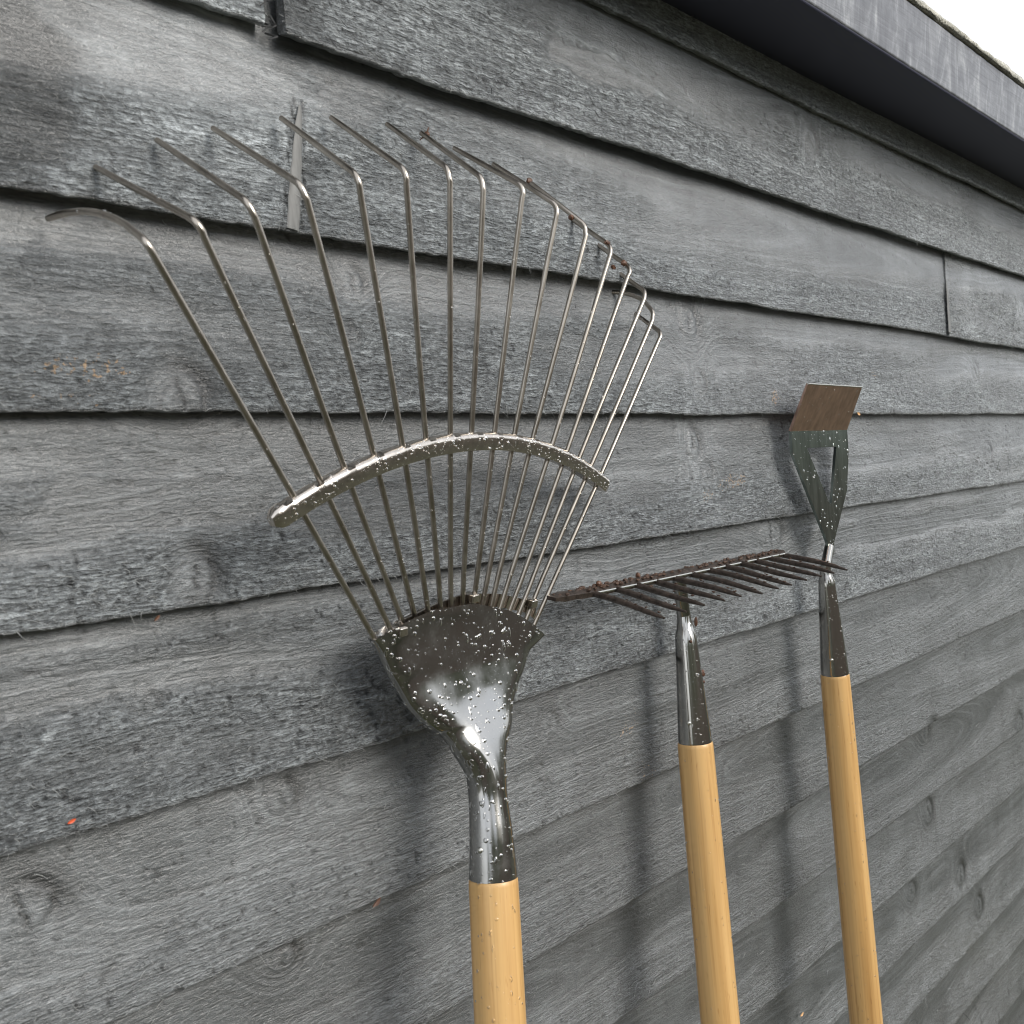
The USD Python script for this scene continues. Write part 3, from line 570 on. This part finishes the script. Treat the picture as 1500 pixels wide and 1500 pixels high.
# water beads
rg = np.random.default_rng(21)
dense = lambda c, n: front(c, n) * (.45 + 1.8 * fbm(c * 45, 2))
rake.part('water_drop', surface_beads(plate_vf, 1000, .00022, .0018, dense, rg, 4.0, .55, .16), water, smooth=True, kind='stuff')
rake.part('water_drop', surface_beads(bar_vf, 520, .00025, .0012, lambda c, n: np.clip(n @ R_FAN[:, 2] + .1, 0, 1), rg, 3, .5, .1), water, smooth=True, kind='stuff')
rake.part('water_drop', join([surface_beads(t_, 34, .0002, .0009, lambda c, n: np.clip(-(n @ FWD) + .5, 0, 1) * (c[:, 2] < 1.56), rg, 3, .8, .2) for t_ in tine_meshes]), water, smooth=True, kind='stuff')
rake.part('water_drop', surface_beads(hv, 200, .0002, .0012, lambda c, n: np.clip(-(n @ FWD) + .2, 0, 1) * (c[:, 2] > .95), rg, 2.2, .5, .25), water, smooth=True, kind='stuff')

def clump(p, r, rng, sx=(1, 1, 1)):
    v = ICO.vertices * (1 + .5 * (rng.random((len(ICO.vertices), 1)) - .5)) * r * np.array(sx); return v + p, ICO.faces
debris = [clump(tips3[7] + [.003, -.002, -.001], .0022, rg), clump(tips3[10], .0025, rg), clump(fan([[.0900, .397, -.012]])[0], .002, rg), clump(fan([[.128, .385, -.004]])[0] , .0022, rg, (1.4, .7, .8)), clump(fan([[.157, .374, -.006]])[0], .0026, rg), clump(fan([[.152, .37, -.012]])[0], .002, rg)]
debris += [tube([tips3[7] + [.004, -.003, .004], tips3[7] + [.002, -.003, -.001], tips3[7] + [-.002, -.001, -.005]], [.0004, .0008, .0004], 6)]
rake.part('leaf_debris', join(debris), leaf_brown, kind='stuff')

# --- garden rake (middle)
top = np.array([0.659, -0.040, 1.154]); dirn = np.array([0.648, -0.0815, 0.905]) - top
top, d, n = handle_path(top, dirn)
soil_rake = Thing('garden_rake', 'muddy short tined garden rake with wooden handle leaning between the leaf rake and the hoe', 'rake', top + d * n, -d)
gh = handle_mesh(top, d, n, .0160, .0182)
soil_rake.part('handle', gh, handle_wood, smooth=40)
sock = cone(top, d, [(-.012, .0148), (0, .0151), (.001, .0153), (.05, .0124), (.088, .0102), (.097, .0096), (.103, .0078), (.110, .0066), (.118, .0063)], 40)
socket = soil_rake.part('socket', sock, socket_steel, smooth=50)
rivet(soil_rake, top, d, .0195, .0142, str(socket.GetPath()))
a = top - d * .114; head_c = np.array([.6560, -.0200, 1.3060])
tt = np.linspace(0, 1, 10)[:, None]
soil_rake.part('neck', tube((1 - tt) * a + tt * head_c, np.full(10, .0062), 20), socket_steel, smooth=50)
xs = np.linspace(.488, .832, 60); zc = 1.3072 + .0012 * np.clip((.53 - xs) / .04, 0, 1)
S = []
for x, z in zip(xs, zc):
    e = min(1, .5 + (x - .488) / .02); jj = .0006 * (noise(np.array([x * 300, 1., 0])) - .5)
    S.append([(x, -.0265, z - .0030 * e + jj), (x, -.0275, z + .0012), (x, -.0250, z + .0036 * e + jj), (x, -.0175, z + .0034 * e), (x, -.0165, z + .001), (x, -.0175, z - .0030 * e)])
soil_rake.part('head_bar', sections(np.array(S)), dirty_steel, smooth=30)
soil_rake.part('worn_edge', tube(np.stack([xs[8:], np.full(52, -.0272), zc[8:] - .0002], -1), .0011, 6), edge_steel, smooth=50)
crumbs = []
for i in range(12):
    x = .5345 + i * .0269; z = 1.3072 - .001
    t = np.linspace(0, 1, 12); ln = .076 + rg.normal(0, .0016)
    P = np.stack([x + .0015 * t * rg.normal(0, 1), -.020 - ln * t, z - .0045 * t - .0028 * t ** 2 + .0006 * np.sin(t * 5 + i)], -1)
    r = np.interp(t, [0, .55, .85, 1], [.0028, .0026, .0021, .0008]) * (1 + .12 * (rg.random(12) - .5))
    vf = tube(P, r, 8, ref=(.7, 0, .7)); soil_rake.part('tine', vf, dirty_steel, smooth=45)
    for q in range(13):
        u = rg.random(); pp = P[int(u * 11)] + [rg.normal(0, .0022), 0, .0022 + rg.normal(0, .0012)]
        crumbs.append(clump(pp, rg.uniform(.0004, .0011), rg, (1, 1.6, .7)))
for q in range(150):
    x = rg.uniform(.492, .83); z = 1.3072
    crumbs.append(clump(np.array([x, rg.uniform(-.027, -.0170), z + .0036]), rg.uniform(.0006, .0019), rg, (1.3, 1, .8)))
soil_rake.part('soil_crumb', join(crumbs), soil, kind='stuff', smooth=False)
bits = [clump(top - d * .105 + [.009, -.006, .004], .0022, rg, (.7, .7, 2.0)), clump(top - d * .062 + [.0095, -.008, .0], .0026, rg, (1, 1, 1.2)), clump(top - d * .058 + [.010, -.0085, -.004], .0014, rg), clump(top - d * .094 + [-.006, -.0098, 0], .0013, rg), clump(np.array([.545, -.021, 1.3125]), .0024, rg), clump(np.array([.60, -.018, 1.3125]), .0022, rg)]
soil_rake.part('leaf_debris', join(bits), leaf_brown, kind='stuff')
soil_rake.part('water_drop', join([surface_beads(sock, 130, .0002, .0010, front, rg, 3, .55, .2), surface_beads(gh, 160, .0002, .0010, lambda c, n: np.clip(-(n @ FWD) + .2, 0, 1) * (c[:, 2] > .85), rg, 2.4, .5, .25)]), water, smooth=True, kind='stuff')

# --- hoe (right)
top = np.array([0.925, -0.040, 1.164]); dirn = np.array([0.9448, -0.085, 0.7574]) - top
top, d, n = handle_path(top, dirn)
hoe = Thing('push_hoe', 'steel push hoe with triangular frame, copper brown blade and wooden handle, rightmost tool', 'hoe', top + d * n, -d)
hh = handle_mesh(top, d, n, .0155, .0184)
hoe.part('handle', hh, handle_wood, smooth=40)
hs = cone(top, d, [(-.012, .0148), (0, .0150), (.001, .0152), (.05, .0122), (.098, .0092), (.105, .0086), (.110, .0069), (.116, .0060), (.122, .0058)], 40)
hsp = hoe.part('socket', hs, socket_steel, smooth=50)
rivet(hoe, top, d, .018, .0141, str(hsp.GetPath()))
a = top - d * .118; b = np.array([.9395, -.0205, 1.303])
hoe.part('neck', tube((1 - tt) * a + tt * b, np.linspace(.0058, .0052, 10), 20), socket_steel, smooth=50)
from shapely.geometry import Polygon
# frame plate in its own plane: u across, w up along the plate
KL, KR = np.array([.8655, -.0085, 1.4335]), np.array([.9925, -.0085, 1.4335])
uax = (KR - KL) / np.linalg.norm(KR - KL); bot = np.array([.9405, -.0215, 1.2965]); wax = (KL + KR) / 2 - bot; wax -= (wax @ uax) * uax; wax /= np.linalg.norm(wax); nax = np.cross(uax, wax)
if nax[1] > 0: nax = -nax
def pl(P): P = np.asarray(P) - KL; return np.array([P @ uax, P @ wax])
hb = pl(bot)[1]
c_ = pl(bot)[0]
outer = Polygon([(0, 0), (.127, 0), (.128, -.026), (.1195, -.070), (c_ + .0080, hb + .012), (c_ + .0042, hb - .004), (c_ - .0042, hb - .004), (c_ - .0080, hb + .012), (.0005, -.024)])
inner = Polygon([(.0320, -.0195), (.0990, -.0195), (.0810, -.0830), (.0760, -.0830)])
ex = trimesh.creation.extrude_polygon(outer.buffer(-.0008).buffer(.0008).difference(inner), .0032, engine='earcut')
vx = ex.vertices; hoe.part('frame_plate', (KL + vx[:, :1] * uax + vx[:, 1:2] * wax + (vx[:, 2:] - .0016) * nax, ex.faces), frame_steel, smooth=20)
TL, TR = np.array([.8600, -.0300, 1.4823]), np.array([.9830, -.0300, 1.4816])
bn = np.cross(KR - KL, TL - KL); bn /= np.linalg.norm(bn); bn = bn if bn[1] < 0 else -bn
def ring4(a, b, c, d_, th): return [a + bn * th / 2, b + bn * th / 2, c + bn * th * .1, d_ + bn * th * .1, d_ - bn * th * .5, c - bn * th * .5, b - bn * th / 2, a - bn * th / 2]
q = ring4(KL + [0, 0, -.0004], KR + [0, 0, -.0004], TR, TL, .0032)
bvf = (np.array(q), np.array([(0, 1, 2), (0, 2, 3), (3, 2, 5), (3, 5, 4), (4, 5, 6), (4, 6, 7), (7, 6, 1), (7, 1, 0), (0, 3, 4), (0, 4, 7), (1, 6, 5), (1, 5, 2)]))
hoe.part('blade', bvf, blade_steel, smooth=False, label='flat copper brown blade bent up from the frame')
hoe.part('cutting_edge', tube(np.linspace(0, 1, 20)[:, None] * (TR - TL) + TL + bn * .0002, .0009, 8), edge_steel, smooth=50)
hoe.part('water_drop', join([surface_beads((KL + vx[:, :1] * uax + vx[:, 1:2] * wax + (vx[:, 2:] - .0016) * nax, ex.faces), 130, .0003, .0014, front, rg, 3, .5, .45), surface_beads(bvf, 40, .0003, .0009, front, rg, 2, .5, .2),
                             surface_beads(hs, 130, .0003, .0010, front, rg, 2.5, .55, .2), surface_beads(hh, 120, .0003, .0011, lambda c, n: np.clip(-(n @ FWD) + .2, 0, 1) * (c[:, 2] > .7), rg, 2.2, .5, .2)]), water, smooth=True, kind='stuff')

# ------------------------------------------------------------------ small things on the wall and beside it
def leaf_bit(name, p, size, m_, label, curl=.4, rot=0.3, cat='leaf scrap'):
    th = Thing(name, label, cat, p)
    u = np.linspace(-1, 1, 9); w = np.linspace(-1, 1, 5)
    U, W_ = np.meshgrid(u, w, indexing='ij'); wid = (1 - U ** 2) * .38 + .05
    P = np.stack([U * size, -.0018 - curl * size * (W_ * wid) ** 2 * 3 - .25 * curl * size * U ** 2, W_ * wid * size], -1).reshape(-1, 3)
    c, s_ = math.cos(rot), math.sin(rot); P = P @ np.array([[c, 0, s_], [0, 1, 0], [-s_, 0, c]])
    Q = P + [0, .0004, 0]; f = tri(grid_faces(9, 5)); k = len(P)
    rimi = [i * 5 for i in range(9)] + [40 + j for j in range(1, 5)] + [i * 5 + 4 for i in range(7, -1, -1)] + [j for j in range(3, 0, -1)]
    sidef = [(rimi[i], rimi[(i + 1) % len(rimi)], rimi[(i + 1) % len(rimi)] + k) for i in range(len(rimi))] + [(rimi[i], rimi[(i + 1) % len(rimi)] + k, rimi[i] + k) for i in range(len(rimi))]
    th.part('blade', (np.vstack([P, Q]) + np.asarray(p), np.vstack([f, f[:, ::-1] + k, sidef])), m_, smooth=40)
red_scrap = plain('red_scrap', (0.62, 0.10, 0.035), 0.5)
leaf_bit('leaf_scrap', (0.141, -.0005, 1.2345), .0022, red_scrap, 'tiny orange red scrap stuck to the board at lower left', .3)
leaf_bit('leaf_scrap', (0.333, -.002, 1.1135), .0040, leaf_brown, 'curled brown leaf scrap on the board edge left of the leaf rake handle', .9, .6)
leaf_bit('leaf_scrap', (0.961, .004, 0.716), .0040, chip_tan, 'tan seed scrap on the wall between the two right handles', .5, .2)
leaf_bit('leaf_scrap', (1.035, -.001, 1.4515), .0040, chip_tan, 'small tan scrap on the board edge right of the hoe blade', .4, -.3)
leaf_bit('leaf_scrap', (0.192, .002, 1.3365), .0022, leaf_brown, 'orange brown scrap wedged under a board edge at left', .4, .8)

plant = Thing('shrub', 'low shrub with dark red and yellow leaves at the right edge beside the shed', 'shrub', (1.92, -.12, 0))
stems, rl = [], np.random.default_rng(5)
def shrub_leaf(p, dirv, size):
    dirv = np.asarray(dirv, float); dirv /= np.linalg.norm(dirv); side = np.cross(dirv, [0, .2, 1.0]); side /= np.linalg.norm(side); nn = np.cross(side, dirv)
    u = np.linspace(0, 1, 9); w = np.array([-1, -.5, 0, .5, 1])
    U, W_ = np.meshgrid(u, w, indexing='ij'); wd = .34 * np.sin(np.pi * U ** .8) + .01
    P = p + size * (U[..., None] * dirv + (W_ * wd)[..., None] * side + (.12 * np.abs(W_) * wd * 2 - .25 * U ** 2)[..., None] * nn)
    return P.reshape(-1, 3), tri(grid_faces(9, 5))
LEAVES = [((1.868, -.052, .383), (-1, .1, .12), .036, leaf_yellow), ((1.872, -.050, .346), (-1, .1, .02), .036, leaf_red)]
for i in range(26):
    a = rl.uniform(0, 6.28); p = np.array([1.95 + .07 * math.cos(a) * rl.random(), -.11 + .06 * math.sin(a), rl.uniform(.1, .36)])
    LEAVES.append((p, (math.cos(a) + .5, math.sin(a) * .5, rl.uniform(-.1, .5)), rl.uniform(.03, .045), leaf_red if i % 4 else leaf_yellow))
for p, dv, sz, m_ in LEAVES: plant.part('leaf', shrub_leaf(np.array(p), dv, sz), m_, smooth=True)
for i in range(5):
    e = np.array([1.90 + .03 * i, -.06 - .02 * i, .36 - .02 * i]); plant.part('stem', tube([(1.92, -.12, 0), ((1.92 + e[0]) / 2 + .01, (-.12 + e[1]) / 2, e[2] * .5), e], [.004, .003, .0015], 8), stem_brown, smooth=True)

# garden fence behind the viewer: seen only mirrored in the wet steel
fence = Thing('garden_fence', 'brown timber garden fence mirrored in the steel of the tools', 'fence', (0, -5.0, 0))
for i in range(125):
    x = -8 + i * .2; z1 = 1.7 + .02 * math.sin(i * 1.7)
    fence.part('board', man(slab(x, x + .19, -5.0 - .02 * (i % 2), -4.98 - .02 * (i % 2), 0.02, z1, .004)), fence_wood)
hedge = Thing('hedge', 'tall dark green hedge behind the garden fence, mirrored in the steel of the tools', 'hedge', (4, -6.6, 0))
t_, h_ = np.meshgrid(np.linspace(-14, 26, 161), np.linspace(0, 1, 25), indexing='ij')
top_ = 2.6 + 3.4 * (fbm(np.stack([t_ * .55, 0 * t_, 0 * t_ + 4], -1), 4) - .4)
pr = np.stack([t_, -6.0 - .5 * h_ ** 2 + .5 * (fbm(np.stack([t_ * 1.5, h_ * 5, 0 * t_], -1), 3) - .5), h_ * top_], -1)
bk = np.stack([t_[:, ::-1], -7.6 + .5 * h_[:, ::-1] ** 2, (h_ * top_)[:, ::-1]], -1)
hedge.part('foliage', sections(np.concatenate([pr, bk], 1)), hedge_leaf, smooth=60)
